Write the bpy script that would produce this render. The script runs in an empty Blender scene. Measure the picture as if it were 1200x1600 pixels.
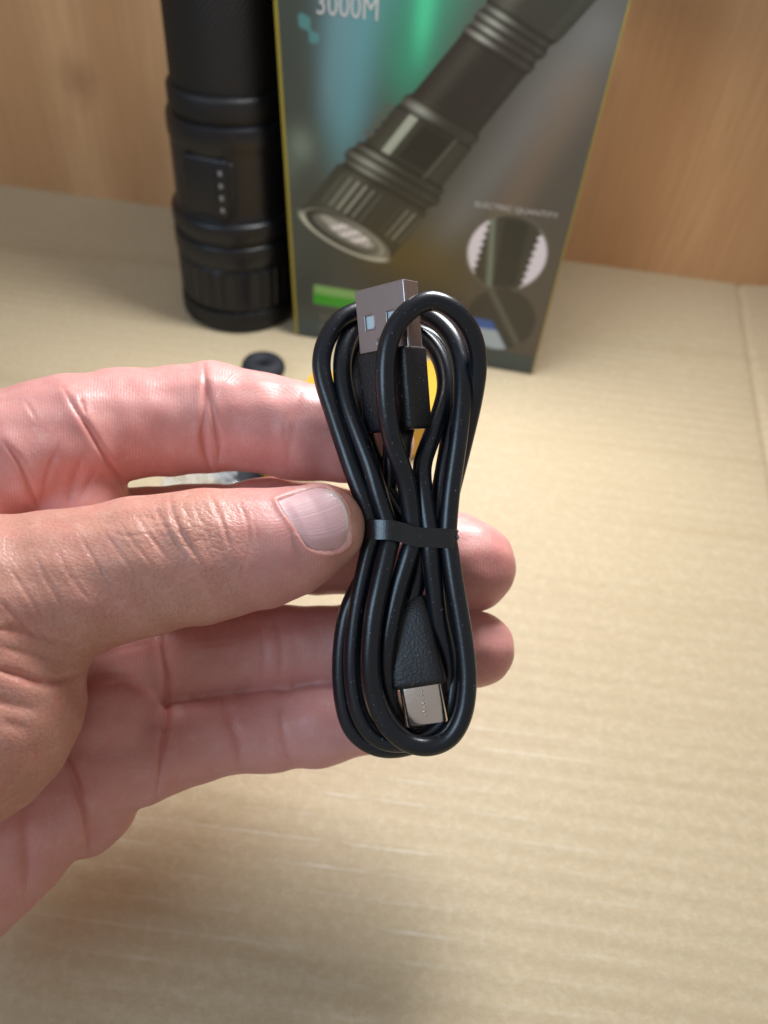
import bpy, bmesh, math, random
import numpy as np
from mathutils import Vector, Matrix, noise as mnoise

random.seed(7); np.random.seed(7)
scene = bpy.context.scene
COL = scene.collection
MM = 0.001

# ------------------------------------------------------------------ camera
FPX = 1202.0                       # focal length in pixels of the 1200 x 1600 photograph
PITCH, ROLL, HCAM = math.radians(46), math.radians(6.4), 205.0
_f = np.array([0, math.cos(PITCH), -math.sin(PITCH)])
_r0 = np.array([1.0, 0, 0]); _u0 = np.array([0, math.sin(PITCH), math.cos(PITCH)])
CR = _r0*math.cos(ROLL) + _u0*math.sin(ROLL)
CU = _u0*math.cos(ROLL) - _r0*math.sin(ROLL)
CF = _f
CC = np.array([0, 0, HCAM])
cam_d = bpy.data.cameras.new('camera'); cam = bpy.data.objects.new('camera', cam_d); COL.objects.link(cam)
cam.matrix_world = Matrix(((CR[0], CU[0], -CF[0], CC[0]*MM), (CR[1], CU[1], -CF[1], CC[1]*MM), (CR[2], CU[2], -CF[2], CC[2]*MM), (0, 0, 0, 1)))
cam_d.sensor_fit = 'VERTICAL'; cam_d.sensor_height = 36.0; cam_d.sensor_width = 27.0
cam_d.lens = 36.0*FPX/1600.0
cam_d.clip_start = 0.005; cam_d.clip_end = 20.0
cam_d.dof.use_dof = True; cam_d.dof.focus_distance = 0.146; cam_d.dof.aperture_fstop = 14.0
scene.camera = cam

# ------------------------------------------------------------------ world and lamps
w = bpy.data.worlds.new('World'); scene.world = w; w.use_nodes = True
w.node_tree.nodes['Background'].inputs[0].default_value = (0.95, 0.90, 0.86, 1)
w.node_tree.nodes['Background'].inputs[1].default_value = 0.27
def area(name, loc, target, size, power, color, size_y=None):
    d = bpy.data.lights.new(name, 'AREA'); d.energy = power; d.color = color
    d.shape = 'RECTANGLE'; d.size = size; d.size_y = size_y or size
    o = bpy.data.objects.new(name, d); COL.objects.link(o); o.location = loc
    o.rotation_euler = (Vector(target) - Vector(loc)).to_track_quat('-Z', 'Y').to_euler()
    return o
lamp = area('desk_lamp', (0.040, 0.284, 0.250), (-0.01, 0.105, 0.0), 0.085, 0.94, (0.95, 0.98, 1.0)); lamp.data.spread = math.radians(168)
area('window_light', (-0.62, -0.42, 0.68), (0.0, 0.20, 0.06), 0.42, 3.4, (0.54, 0.77, 1.0))

scene.view_settings.view_transform = 'Standard'; scene.view_settings.look = 'None'
scene.view_settings.exposure = 0.24; scene.view_settings.gamma = 1.0
scene.view_settings.use_curve_mapping = False
scene.render.engine = 'CYCLES'
scene.cycles.use_denoising = True
scene.cycles.max_bounces = 6

# ------------------------------------------------------------------ helpers
def hold(px, py, d):
    """pixel and depth (mm) -> millimetres in the frame the hand is modelled in (x right, y down, d away)"""
    return np.array([(px-600)/FPX*d, (py-800)/FPX*d, d], dtype=float)
def to_world(p):
    p = np.asarray(p, dtype=float)
    return (CC + p[..., 0:1]*CR - p[..., 1:2]*CU + p[..., 2:3]*CF)*MM
def at(px, py, d): return to_world(hold(px, py, d))
def on_floor(px, py, z=0.0):
    v = (px-600)/FPX*CR - (py-800)/FPX*CU + CF
    return CC + v*((z-HCAM)/v[2])

def link(name, mesh, mat=None, parent=None, smooth=True):
    o = bpy.data.objects.new(name, mesh); COL.objects.link(o)
    if mat is not None: mesh.materials.append(mat)
    if smooth: mesh.polygons.foreach_set('use_smooth', np.ones(len(mesh.polygons), bool))
    if parent is not None: o.parent = parent
    return o
def fast_mesh(name, V, F):
    V = np.asarray(V, np.float32); F = np.asarray(F, np.int32); m = bpy.data.meshes.new(name)
    m.vertices.add(len(V)); m.vertices.foreach_set('co', V.ravel())
    m.loops.add(F.size); m.loops.foreach_set('vertex_index', F.ravel())
    m.polygons.add(len(F)); m.polygons.foreach_set('loop_start', np.arange(0, F.size, F.shape[1], dtype=np.int32))
    m.update(calc_edges=True); return m
def mesh_of(name, V, Fc):
    m = bpy.data.meshes.new(name); m.from_pydata([tuple(map(float, v)) for v in V], [], [tuple(int(i) for i in f) for f in Fc]); m.update(); return m
def empty(name, loc=(0, 0, 0)):
    o = bpy.data.objects.new(name, None); COL.objects.link(o); o.location = loc; o.empty_display_size = 0.01; return o
def tag(o, label, cat, group=None):
    o['label'] = label; o['category'] = cat
    if group: o['group'] = group
    return o
def structure(o): o['kind'] = 'structure'; return o

def smooth_path(pts, n=8):
    """Catmull-Rom through pts"""
    P = np.asarray(pts, dtype=float); P = np.vstack([2*P[0]-P[1], P, 2*P[-1]-P[-2]])
    out = []
    for i in range(1, len(P)-2):
        p0, p1, p2, p3 = P[i-1], P[i], P[i+1], P[i+2]
        for k in range(n):
            t = k/n
            out.append(0.5*((2*p1) + (-p0+p2)*t + (2*p0-5*p1+4*p2-p3)*t*t + (-p0+3*p1-3*p2+p3)*t**3))
    out.append(P[-2]); return np.array(out)
def tube(path, rad, seg=20, caps=True, squash=None):
    """sweep a circle (radius array or number) along path, parallel transport"""
    P = np.asarray(path, dtype=float); n = len(P)
    R = np.full(n, rad) if np.isscalar(rad) else np.asarray(rad)
    T = np.gradient(P, axis=0); T /= np.linalg.norm(T, axis=1)[:, None]
    a = np.array([0, 0, 1.0]) if abs(T[0][2]) < .9 else np.array([1.0, 0, 0])
    N = np.cross(T[0], a); N /= np.linalg.norm(N)
    V = []; 
    for i in range(n):
        N = N - T[i]*(N@T[i]); N /= np.linalg.norm(N); B = np.cross(T[i], N)
        for k in range(seg):
            an = 2*math.pi*k/seg
            V.append(P[i] + R[i]*(math.cos(an)*N + math.sin(an)*B))
    F = []
    for i in range(n-1):
        for k in range(seg):
            k2 = (k+1) % seg
            F.append((i*seg+k, i*seg+k2, (i+1)*seg+k2, (i+1)*seg+k))
    if caps: F.append(tuple(range(seg-1, -1, -1))); F.append(tuple((n-1)*seg+k for k in range(seg)))
    return V, F
def lathe(profile, seg=96):
    V = []; F = []
    for r, z in profile:
        for k in range(seg):
            a = 2*math.pi*k/seg; V.append((r*math.cos(a), r*math.sin(a), z))
    n = len(profile)
    for i in range(n-1):
        for k in range(seg):
            k2 = (k+1) % seg; F.append((i*seg+k, i*seg+k2, (i+1)*seg+k2, (i+1)*seg+k))
    F.append(tuple(range(seg-1, -1, -1))); F.append(tuple((n-1)*seg+k for k in range(seg)))
    return V, F
def rounded_box(sx, sy, sz, r, seg=4):
    bm = bmesh.new(); bmesh.ops.create_cube(bm, size=1.0)
    for v in bm.verts: v.co = Vector((v.co.x*sx, v.co.y*sy, v.co.z*sz))
    if r > 0: bmesh.ops.bevel(bm, geom=list(bm.edges), offset=r, segments=seg, profile=0.5, affect='EDGES')
    return bm
def bm_mesh(bm, name):
    m = bpy.data.meshes.new(name); bm.to_mesh(m); bm.free(); return m
def sharp(mesh, angle=35):
    mesh.set_sharp_from_angle(angle=math.radians(angle))

# ------------------------------------------------------------------ materials
def srgb(r, g, b):
    f = lambda c: (c/12.92 if c <= 0.04045 else ((c+0.055)/1.055)**2.4)
    return (f(r/255), f(g/255), f(b/255), 1)
class Nodes:
    def __init__(s, name):
        s.m = bpy.data.materials.new(name); s.m.use_nodes = True; s.t = s.m.node_tree; s.n = s.t.nodes
        s.b = s.n['Principled BSDF']
    def add(s, typ, **kw):
        n = s.n.new(typ)
        for k, v in kw.items():
            if k.startswith('i_'): n.inputs[k[2:].replace('_', ' ')].default_value = v
            else: setattr(n, k, v)
        return n
    def l(s, a, b): s.t.links.new(a, b)
    def mix(s, fac, a, b, mode='MIX'):
        n = s.n.new('ShaderNodeMix'); n.data_type = 'RGBA'; n.blend_type = mode
        for sock, v in ((n.inputs[0], fac), (n.inputs[6], a), (n.inputs[7], b)):
            if hasattr(v, 'is_linked'): s.l(v, sock)
            else: sock.default_value = v
        return n.outputs[2]
    def ramp(s, fac, stops):
        n = s.n.new('ShaderNodeValToRGB'); s.l(fac, n.inputs[0])
        el = n.color_ramp.elements
        while len(el) < len(stops): el.new(0.5)
        for e, (p, c) in zip(el, stops): e.position = p; e.color = c if len(c) == 4 else (*c, 1)
        return n.outputs[0]
    def math(s, op, a, b=0.0, c=None):
        n = s.n.new('ShaderNodeMath'); n.operation = op
        for sock, v in zip(n.inputs, (a, b) if c is None else (a, b, c)):
            if hasattr(v, 'is_linked'): s.l(v, sock)
            else: sock.default_value = v
        return n.outputs[0]
    def coords(s, scale=(1, 1, 1), rot=(0, 0, 0), kind='Object'):
        tc = s.n.new('ShaderNodeTexCoord'); mp = s.n.new('ShaderNodeMapping'); s.l(tc.outputs[kind], mp.inputs[0])
        mp.inputs['Scale'].default_value = scale; mp.inputs['Rotation'].default_value = rot
        return mp.outputs[0]
    def noise(s, vec, scale, detail=4, rough=0.55, dist=0.0):
        n = s.n.new('ShaderNodeTexNoise'); s.l(vec, n.inputs['Vector']); n.inputs['Scale'].default_value = scale
        n.inputs['Detail'].default_value = detail; n.inputs['Roughness'].default_value = rough; n.inputs['Distortion'].default_value = dist
        return n.outputs['Fac']
    def bump(s, h, strength, dist, normal=None):
        n = s.n.new('ShaderNodeBump'); s.l(h, n.inputs['Height']); n.inputs['Strength'].default_value = strength; n.inputs['Distance'].default_value = dist
        if normal is not None: s.l(normal, n.inputs['Normal'])
        return n.outputs[0]
    def set(s, **kw):
        for k, v in kw.items():
            sock = s.b.inputs[k.replace('_', ' ')]
            if hasattr(v, 'is_linked'): s.l(v, sock)
            else: sock.default_value = v
        return s

def simple(name, color, rough=0.5, metal=0.0, spec=0.5, noise_amt=0.12, noise_scale=400, bump=0.0, bump_scale=900):
    N = Nodes(name); v = N.coords()
    c2 = tuple(min(1, x*(1+noise_amt)) for x in color[:3]) + (1,); c1 = tuple(x*(1-noise_amt) for x in color[:3]) + (1,)
    N.set(Base_Color=N.mix(N.noise(v, noise_scale), c1, c2), Roughness=rough, Metallic=metal, Specular_IOR_Level=spec)
    if bump: N.set(Normal=N.bump(N.noise(v, bump_scale, 3), bump, 0.0003))
    return N.m

def mat_cardboard():
    N = Nodes('cardboard'); v = N.coords()
    SL = math.radians(-2.7)          # flutes run parallel to the panel behind
    big = N.noise(v, 11, 4); fib = N.noise(N.coords((1, 2.4, 1), (0, 0, -SL)), 260, 5, 0.7); spk = N.noise(v, 1000, 2); mot = N.noise(v, 430, 3, 0.65)
    base = N.mix(big, (0.505, 0.395, 0.245, 1), (0.565, 0.455, 0.298, 1))
    base = N.mix(N.math('MULTIPLY', N.ramp(fib, [(0.40, (0, 0, 0)), (0.66, (1, 1, 1))]), 0.32), base, (0.45, 0.335, 0.195, 1))
    base = N.mix(N.math('MULTIPLY', N.ramp(mot, [(0.46, (0, 0, 0)), (0.66, (1, 1, 1))]), 0.24), base, (0.70, 0.60, 0.44, 1))
    # flute crests: straight lines every few millimetres, worn here and there
    wv = N.n.new('ShaderNodeTexWave'); wv.wave_type = 'BANDS'; wv.bands_direction = 'Y'; N.l(N.coords((0.35, 1, 1), (0, 0, -SL)), wv.inputs['Vector'])
    wv.inputs['Scale'].default_value = 49; wv.inputs['Distortion'].default_value = 0.5; wv.inputs['Detail'].default_value = 1.0; wv.inputs['Detail Scale'].default_value = 0.3
    lines = N.ramp(wv.outputs['Fac'], [(0.50, (0, 0, 0)), (1.0, (1, 1, 1))])
    brk = N.noise(N.coords((1, 2.0, 1), (0, 0, -SL)), 10, 3, 0.6)
    base = N.mix(N.math('MULTIPLY', N.math('MULTIPLY', lines, N.ramp(brk, [(0.35, (0, 0, 0)), (0.65, (1, 1, 1))])), 0.20), base, (0.42, 0.31, 0.18, 1))
    crest = N.ramp(wv.outputs['Fac'], [(0.0, (1, 1, 1)), (0.10, (0, 0, 0))])
    scf = N.noise(N.coords((1.25, 3.0, 1), (0, 0, -SL)), 17, 4, 0.65)
    tc = N.n.new('ShaderNodeTexCoord'); mp = N.n.new('ShaderNodeMapping'); N.l(tc.outputs['Object'], mp.inputs[0])     # a scuffed patch in front of the hand
    mp.inputs['Scale'].default_value = (11, 14, 0); mp.inputs['Location'].default_value = (0.005*11, -0.078*14, 0)
    ln = N.n.new('ShaderNodeVectorMath'); ln.operation = 'LENGTH'; N.l(mp.outputs[0], ln.inputs[0])
    patch = N.ramp(ln.outputs['Value'], [(0.3, (1, 1, 1)), (1.0, (0.12, 0.12, 0.12))])
    base = N.mix(N.math('MULTIPLY', N.math('MULTIPLY', crest, N.math('MULTIPLY', patch, N.ramp(scf, [(0.47, (0, 0, 0)), (0.64, (1, 1, 1))]))), 0.36), base, (0.84, 0.79, 0.70, 1))
    bru = N.noise(N.coords((0.6, 11, 1), (0, 0, -SL)), 3.4, 3, 0.5)
    base = N.mix(N.math('MULTIPLY', N.ramp(bru, [(0.56, (0, 0, 0)), (0.70, (1, 1, 1))]), 0.34), base, (0.40, 0.29, 0.16, 1))
    h = N.math('ADD', N.math('MULTIPLY', fib, 0.7), N.math('ADD', N.math('MULTIPLY', spk, 0.5), N.math('MULTIPLY', mot, 0.5)))
    N.set(Base_Color=base, Roughness=0.58, Specular_IOR_Level=0.4, Normal=N.bump(h, 0.32, 0.0004))
    return N.m
def mat_wood():
    N = Nodes('wood_panel')
    v = N.coords((7, 1, 0.85)); warp = N.noise(N.coords((2.2, 1, 1.1)), 4.5, 3)
    wv = N.n.new('ShaderNodeTexWave'); wv.wave_type = 'BANDS'; wv.bands_direction = 'X'
    N.l(N.coords((1, 1, 0.10)), wv.inputs['Vector']); wv.inputs['Scale'].default_value = 4.5; wv.inputs['Distortion'].default_value = 7; wv.inputs['Detail'].default_value = 3; wv.inputs['Detail Scale'].default_value = 2.0
    fine = N.noise(N.coords((26, 1, 1.3)), 16, 5, 0.65)
    c = N.mix(wv.outputs['Fac'], (0.50, 0.255, 0.112, 1), (0.66, 0.375, 0.185, 1))
    c = N.mix(N.math('MULTIPLY', N.ramp(fine, [(0.38, (0, 0, 0)), (0.64, (1, 1, 1))]), 0.42), c, (0.35, 0.17, 0.075, 1))
    c = N.mix(N.math('MULTIPLY', warp, 0.5), c, (0.66, 0.385, 0.20, 1))
    # one knot
    tc = N.n.new('ShaderNodeTexCoord'); mp = N.n.new('ShaderNodeMapping'); N.l(tc.outputs['Object'], mp.inputs[0])
    mp.inputs['Location'].default_value = (0.161*38, 0, 0.386*30); mp.inputs['Scale'].default_value = (38, 0, 30)
    ln = N.n.new('ShaderNodeVectorMath'); ln.operation = 'LENGTH'; N.l(mp.outputs[0], ln.inputs[0])
    kn = N.math('ADD', ln.outputs['Value'], N.math('MULTIPLY', N.noise(N.coords((1, 1, 1)), 90, 3), 0.5))
    k = N.ramp(kn, [(0.30, (1, 1, 1)), (0.75, (0, 0, 0))])
    c = N.mix(N.math('MULTIPLY', k, 0.45), c, (0.24, 0.10, 0.045, 1))
    N.set(Base_Color=c, Roughness=0.42, Specular_IOR_Level=0.4, Normal=N.bump(fine, 0.12, 0.0004))
    return N.m
def mat_rubber(name, color, rough, bump, scale, dust=0.5):
    N = Nodes(name); v = N.coords()
    g = N.noise(v, scale, 3, 0.6)
    sp = N.noise(v, 1900, 1)
    d = N.ramp(sp, [(0.715, (0, 0, 0)), (0.76, (1, 1, 1))])
    c = N.mix(N.math('MULTIPLY', d, dust), color, (0.55, 0.55, 0.58, 1))
    N.set(Base_Color=c, Roughness=rough, Specular_IOR_Level=0.6, Normal=N.bump(g, bump, 0.00025))
    return N.m
def mat_skin():
    N = Nodes('skin'); v = N.coords()
    def at_(nm): n = N.n.new('ShaderNodeAttribute'); n.attribute_name = nm; return n
    a, m, f, kn = at_('tone'), at_('dorsal').outputs['Fac'], at_('ridge').outputs['Fac'], at_('knuckle').outputs['Fac']
    blot = N.noise(v, 150, 4, 0.6); blot2 = N.noise(v, 420, 3, 0.6); fine = N.noise(v, 1500, 3, 0.6)
    col = N.mix(N.math('MULTIPLY', N.ramp(blot, [(0.42, (0, 0, 0)), (0.68, (1, 1, 1))]), 0.34), a.outputs['Color'], (0.66, 0.235, 0.205, 1))
    col = N.mix(N.math('MULTIPLY', N.ramp(blot2, [(0.50, (0, 0, 0)), (0.72, (1, 1, 1))]), 0.30), col, (0.74, 0.46, 0.40, 1))
    col = N.mix(N.math('MULTIPLY', N.ramp(fine, [(0.45, (0, 0, 0)), (0.70, (1, 1, 1))]), N.math('MULTIPLY_ADD', m, 0.22, 0.06)), col, (0.36, 0.13, 0.09, 1))
    def vor(scale, vec, w):
        vo = N.n.new('ShaderNodeTexVoronoi'); vo.feature = 'DISTANCE_TO_EDGE'; N.l(vec, vo.inputs['Vector']); vo.inputs['Scale'].default_value = scale
        return N.ramp(vo.outputs['Distance'], [(0.0, (0, 0, 0)), (w, (1, 1, 1))])
    cells = N.math('MULTIPLY', vor(1050, N.coords((1.0, 1.5, 1.0), (0, 0.4, 0.6)), 0.22), m)
    big = N.math('MULTIPLY', vor(430, N.coords((1.0, 1.3, 0.8), (0.2, 0.5, 0.3)), 0.16), N.math('MULTIPLY', kn, m))
    wv = N.n.new('ShaderNodeMath'); wv.operation = 'SINE'
    N.l(N.math('ADD', f, N.math('MULTIPLY', N.noise(v, 95, 2), 22.0)), wv.inputs[0])
    rid = N.math('MULTIPLY', N.math('MULTIPLY', wv.outputs[0], N.math('SUBTRACT', 1.0, m)), N.ramp(N.noise(v, 210, 2), [(0.35, (0.25, 0.25, 0.25)), (0.65, (1, 1, 1))]))
    h = N.math('ADD', N.math('MULTIPLY', cells, 0.34), N.math('MULTIPLY', rid, 0.085))
    h = N.math('ADD', h, N.math('MULTIPLY', big, 0.9))
    h = N.math('ADD', h, N.math('MULTIPLY', fine, 0.6))
    nrm = N.bump(h, 0.5, 0.00022)
    ro = N.math('MULTIPLY_ADD', blot2, 0.22, 0.30)
    N.set(Base_Color=col, Roughness=ro, Specular_IOR_Level=0.4, Normal=nrm,
          Subsurface_Weight=0.45, Subsurface_Radius=(1.0, 0.30, 0.18), Subsurface_Scale=0.0018)
    return N.m
def mat_nail():
    N = Nodes('nail'); 
    a = N.n.new('ShaderNodeAttribute'); a.attribute_name = 'tone'
    u = N.n.new('ShaderNodeAttribute'); u.attribute_name = 'ridge'
    cb = N.n.new('ShaderNodeCombineXYZ'); N.l(u.outputs['Fac'], cb.inputs[0])
    ln = N.noise(cb.outputs[0], 26, 4, 0.7)
    N.set(Base_Color=N.mix(N.math('MULTIPLY', ln, 0.2), a.outputs['Color'], (0.80, 0.64, 0.66, 1)), Roughness=0.36, Specular_IOR_Level=0.35, Normal=N.bump(ln, 0.6, 0.00025),
          Subsurface_Weight=0.4, Subsurface_Radius=(1, .4, .3), Subsurface_Scale=0.0012, Coat_Weight=0.05)
    return N.m
def mat_print():
    N = Nodes('printed_card'); a = N.n.new('ShaderNodeAttribute'); a.attribute_name = 'print'
    g = N.noise(N.coords(), 1500, 2)
    N.set(Base_Color=N.mix(N.math('MULTIPLY', g, 0.10), a.outputs['Color'], (0.2, 0.2, 0.18, 1)), Roughness=0.33, Specular_IOR_Level=0.5)
    return N.m
def mat_clear():
    N = Nodes('clear_plastic'); N.set(Base_Color=(0.95, 0.97, 0.98, 1), Roughness=0.08, Transmission_Weight=0.4, IOR=1.45, Alpha=0.5, Specular_IOR_Level=1.0, Normal=N.bump(N.noise(N.coords(), 160, 3), 0.5, 0.002))
    return N.m

M_card, M_wood = mat_cardboard(), mat_wood()
M_cord = mat_rubber('cable_jacket', (0.004, 0.007, 0.013, 1), 0.31, 0.10, 1500, 0.22)
M_mold = mat_rubber('plug_overmould', (0.007, 0.007, 0.010, 1), 0.40, 0.45, 1900, 0.2)
M_tie = mat_rubber('cable_tie_plastic', (0.016, 0.018, 0.021, 1), 0.24, 0.2, 500, 0.08)
M_steel = simple('usb_steel', (0.47, 0.41, 0.42, 1), 0.34, 1.0, noise_amt=0.06, noise_scale=1500, bump=0.12, bump_scale=2200)
M_cshell = simple('type_c_steel', (0.82, 0.74, 0.68, 1), 0.20, 1.0, noise_amt=0.08, noise_scale=500, bump=0.35, bump_scale=260)
M_insul = simple('plug_insulator', (0.62, 0.78, 0.84, 1), 0.35, noise_amt=0.08, noise_scale=800)
M_anod = simple('anodised_black', (0.007, 0.0075, 0.010, 1), 0.36, 0.0, spec=0.38, noise_amt=0.2, bump=0.12, bump_scale=1200)
M_anodm = simple('anodised_matt_black', (0.007, 0.007, 0.008, 1), 0.50, 0.0, spec=0.35, noise_amt=0.2, bump=0.5, bump_scale=900)
M_dot = simple('indicator_window', (0.20, 0.20, 0.215, 1), 0.3)
M_yel = simple('yellow_card', (0.62, 0.34, 0.025, 1), 0.5, noise_scale=120, noise_amt=0.06)
M_trim = simple('yellow_print_edge', (0.30, 0.24, 0.03, 1), 0.45)
M_strap = simple('black_webbing', (0.012, 0.013, 0.018, 1), 0.7, noise_amt=0.3, bump=0.9, bump_scale=1400)
M_ink = simple('pale_ink', (0.50, 0.49, 0.48, 1), 0.5)
M_inkdim = simple('grey_ink', (0.17, 0.165, 0.165, 1), 0.5)
M_side = simple('box_side_card', (0.05, 0.05, 0.045, 1), 0.45)
M_skin, M_nail, M_print, M_clear = mat_skin(), mat_nail(), mat_print(), mat_clear()

# ------------------------------------------------------------------ setting: cardboard underneath, wooden panel behind
def build_floor():
    # fluted sheet: shallow crests run left to right; a pressed fold line on the right
    xs = np.concatenate([np.linspace(-700, -330, 12), np.linspace(-320, 80, 81), np.arange(81, 215, 1.0), np.linspace(220, 700, 60)])
    wallL, wallR = on_floor(0, 288), on_floor(1200, 450)
    ys = np.concatenate([np.linspace(-500, -60, 20), np.arange(-58, 420, 1.0), np.array([421, 424, 430])])
    f0, f1 = on_floor(1157, 452)[:2], on_floor(1202, 720)[:2]
    fd = (f1-f0)/np.linalg.norm(f1-f0); fn = np.array([-fd[1], fd[0]])
    X, Y = np.meshgrid(xs, ys)
    slope = (wallR[1]-wallL[1])/(wallR[0]-wallL[0])
    q = Y - slope*X
    Z = 0.07*np.sin(q*2*math.pi/6.4 + 0.6*np.sin(X/90)) 
    Z += 0.30*np.sin(q/31+X/260)+0.22*np.sin(X/57-q/80)
    dd = (X-f0[0])*fn[0] + (Y-f0[1])*fn[1]
    sgn = -1.0 if fn[0] > 0 else 1.0
    side = np.maximum(0, -sgn*dd); Z -= 1.1*np.exp(-(dd/1.6)**2); Z += np.minimum(0.075*side, 5.0)
    Z -= 0.55
    V = np.stack([X.ravel(), Y.ravel(), Z.ravel()], 1)*MM
    ny, nx = X.shape
    idx = np.arange(nx*ny).reshape(ny, nx)
    F = np.stack([idx[:-1, :-1].ravel(), idx[:-1, 1:].ravel(), idx[1:, 1:].ravel(), idx[1:, :-1].ravel()], 1)
    m = fast_mesh('cardboard_floor', V, F)
    return structure(link('cardboard_floor', m, M_card))
build_floor()
def build_wall():
    a, b = on_floor(0, 288), on_floor(1200, 450)
    d = (b-a)/np.linalg.norm(b-a); n = np.array([-d[1], d[0], 0])
    mid = (a+b)/2
    bm = rounded_box(1.5, 0.018, 0.9, 0.001, 1)
    o = link('wall', bm_mesh(bm, 'wall'), M_wood, smooth=False)
    c = mid + n*9.6
    o.location = (c[0]*MM, c[1]*MM, 0.45-0.004); o.rotation_euler = (0, 0, math.atan2(d[1], d[0]))
    return structure(o)
build_wall()

# ------------------------------------------------------------------ carton of the torch
def build_carton():
    bl, br = on_floor(463, 523), on_floor(831, 584)
    ex = (br-bl)/np.linalg.norm(br-bl); Wd = np.linalg.norm(br-bl); back = np.array([-ex[1], ex[0], 0]); up = np.array([0, 0, 1.0])
    HT, DP, FL = 152.0, 72.0, 6.4      # the left edge flares outwards a little: a bulging carton
    root = empty('product_box', tuple(bl*MM))
    tag(root, 'dark green printed torch carton with yellow edges standing behind the cable', 'box')
    def loc(u, v, wv=0.0):      # front-plane coordinates (mm) -> root-local metres
        return (ex*u + up*v + back*wv)*MM
    def uv(px, py):             # photograph position -> front plane, mm
        dv = (px-600)/FPX*CR - (py-800)/FPX*CU + CF
        t = ((bl-CC)@back)/(dv@back); p = CC + dv*t - bl
        return np.array([p@ex, p[2]])
    left = lambda v: -FL*v/HT*1.25
    # body
    c = [loc(left(0), 0.2, 0.3), loc(Wd, 0.2, 0.3), loc(Wd, 0.2, DP), loc(left(0), 0.2, DP), loc(left(HT), HT, 0.3), loc(Wd, HT, 0.3), loc(Wd, HT, DP), loc(left(HT), HT, DP)]
    link('carton_body', mesh_of('carton_body', c, [(0, 3, 2, 1), (4, 5, 6, 7), (0, 1, 5, 4), (1, 2, 6, 5), (2, 3, 7, 6), (3, 0, 4, 7)]), M_side, root, smooth=False)
    # printed front sheet with vertex-colour artwork
    nu, nv = 230, 310
    uu = np.linspace(0, 1, nu); vv = np.linspace(0.25, HT-0.3, nv)
    Vg, Ug = np.meshgrid(vv, uu, indexing='ij')
    U = left(Vg) + Ug*(Wd-left(Vg))
    art = paint(U, Vg, uv, Wd)
    pts = (ex[None, None]*U[..., None] + up*Vg[..., None])*MM
    idx = np.arange(nu*nv).reshape(nv, nu)
    F = np.stack([idx[:-1, :-1].ravel(), idx[:-1, 1:].ravel(), idx[1:, 1:].ravel(), idx[1:, :-1].ravel()], 1)
    m = fast_mesh('front_print', pts.reshape(-1, 3), F)
    at_ = m.color_attributes.new('print', 'FLOAT_COLOR', 'POINT')
    at_.data.foreach_set('color', np.concatenate([art.reshape(-1, 3), np.ones((nu*nv, 1))], 1).astype(np.float32).ravel())
    link('front_print', m, M_print, root)
    # yellow edges
    for nm, ua, ub in (('edge_trim', lambda v: left(v)-0.35, lambda v: left(v)+0.9), ('edge_trim', lambda v: Wd-0.3, lambda v: Wd+0.2)):
        c = [loc(ua(0.2), .2, -.12), loc(ub(.2), .2, -.12), loc(ub(HT), HT, -.12), loc(ua(HT), HT, -.12), loc(ua(.2), .2, 2), loc(ub(.2), .2, .2), loc(ub(HT), HT, .2), loc(ua(HT), HT, 2)]
        link(nm, mesh_of(nm, c, [(0, 1, 2, 3), (0, 4, 5, 1), (2, 6, 7, 3), (1, 5, 6, 2), (3, 7, 4, 0)]), M_trim, root, smooth=False)
    # lettering
    def text(s, pa, pb, size, mat, name):
        a, b = uv(*pa), uv(*pb)
        cu = bpy.data.curves.new('lettering', 'FONT'); cu.body = s; cu.size = 1.0; cu.extrude = 0.0; cu.resolution_u = 3
        tmp = bpy.data.objects.new('lettering_tmp', cu); COL.objects.link(tmp)
        me = bpy.data.meshes.new_from_object(tmp.evaluated_get(bpy.context.evaluated_depsgraph_get()))
        bpy.data.objects.remove(tmp)
        co = np.array([v.co[:2] for v in me.vertices]); co -= co.min(0); wdt = co[:, 0].max(); hgt = co[:, 1].max()
        d = (b-a); L = np.linalg.norm(d); d /= L; n = np.array([-d[1], d[0]])
        for v, q in zip(me.vertices, co):
            p = a + d*q[0]/wdt*L + n*q[1]/hgt*size
            v.co = loc(p[0], p[1], -0.10)
        me.update()
        link(name, me, mat, root, smooth=False)
    text('3000M', (495, 22), (590, 33), 7.2, M_ink, 'lettering')
    text('ELECTRIC QUANTITY', (742, 324), (871, 343), 2.5, M_ink, 'lettering')
    return root

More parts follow.
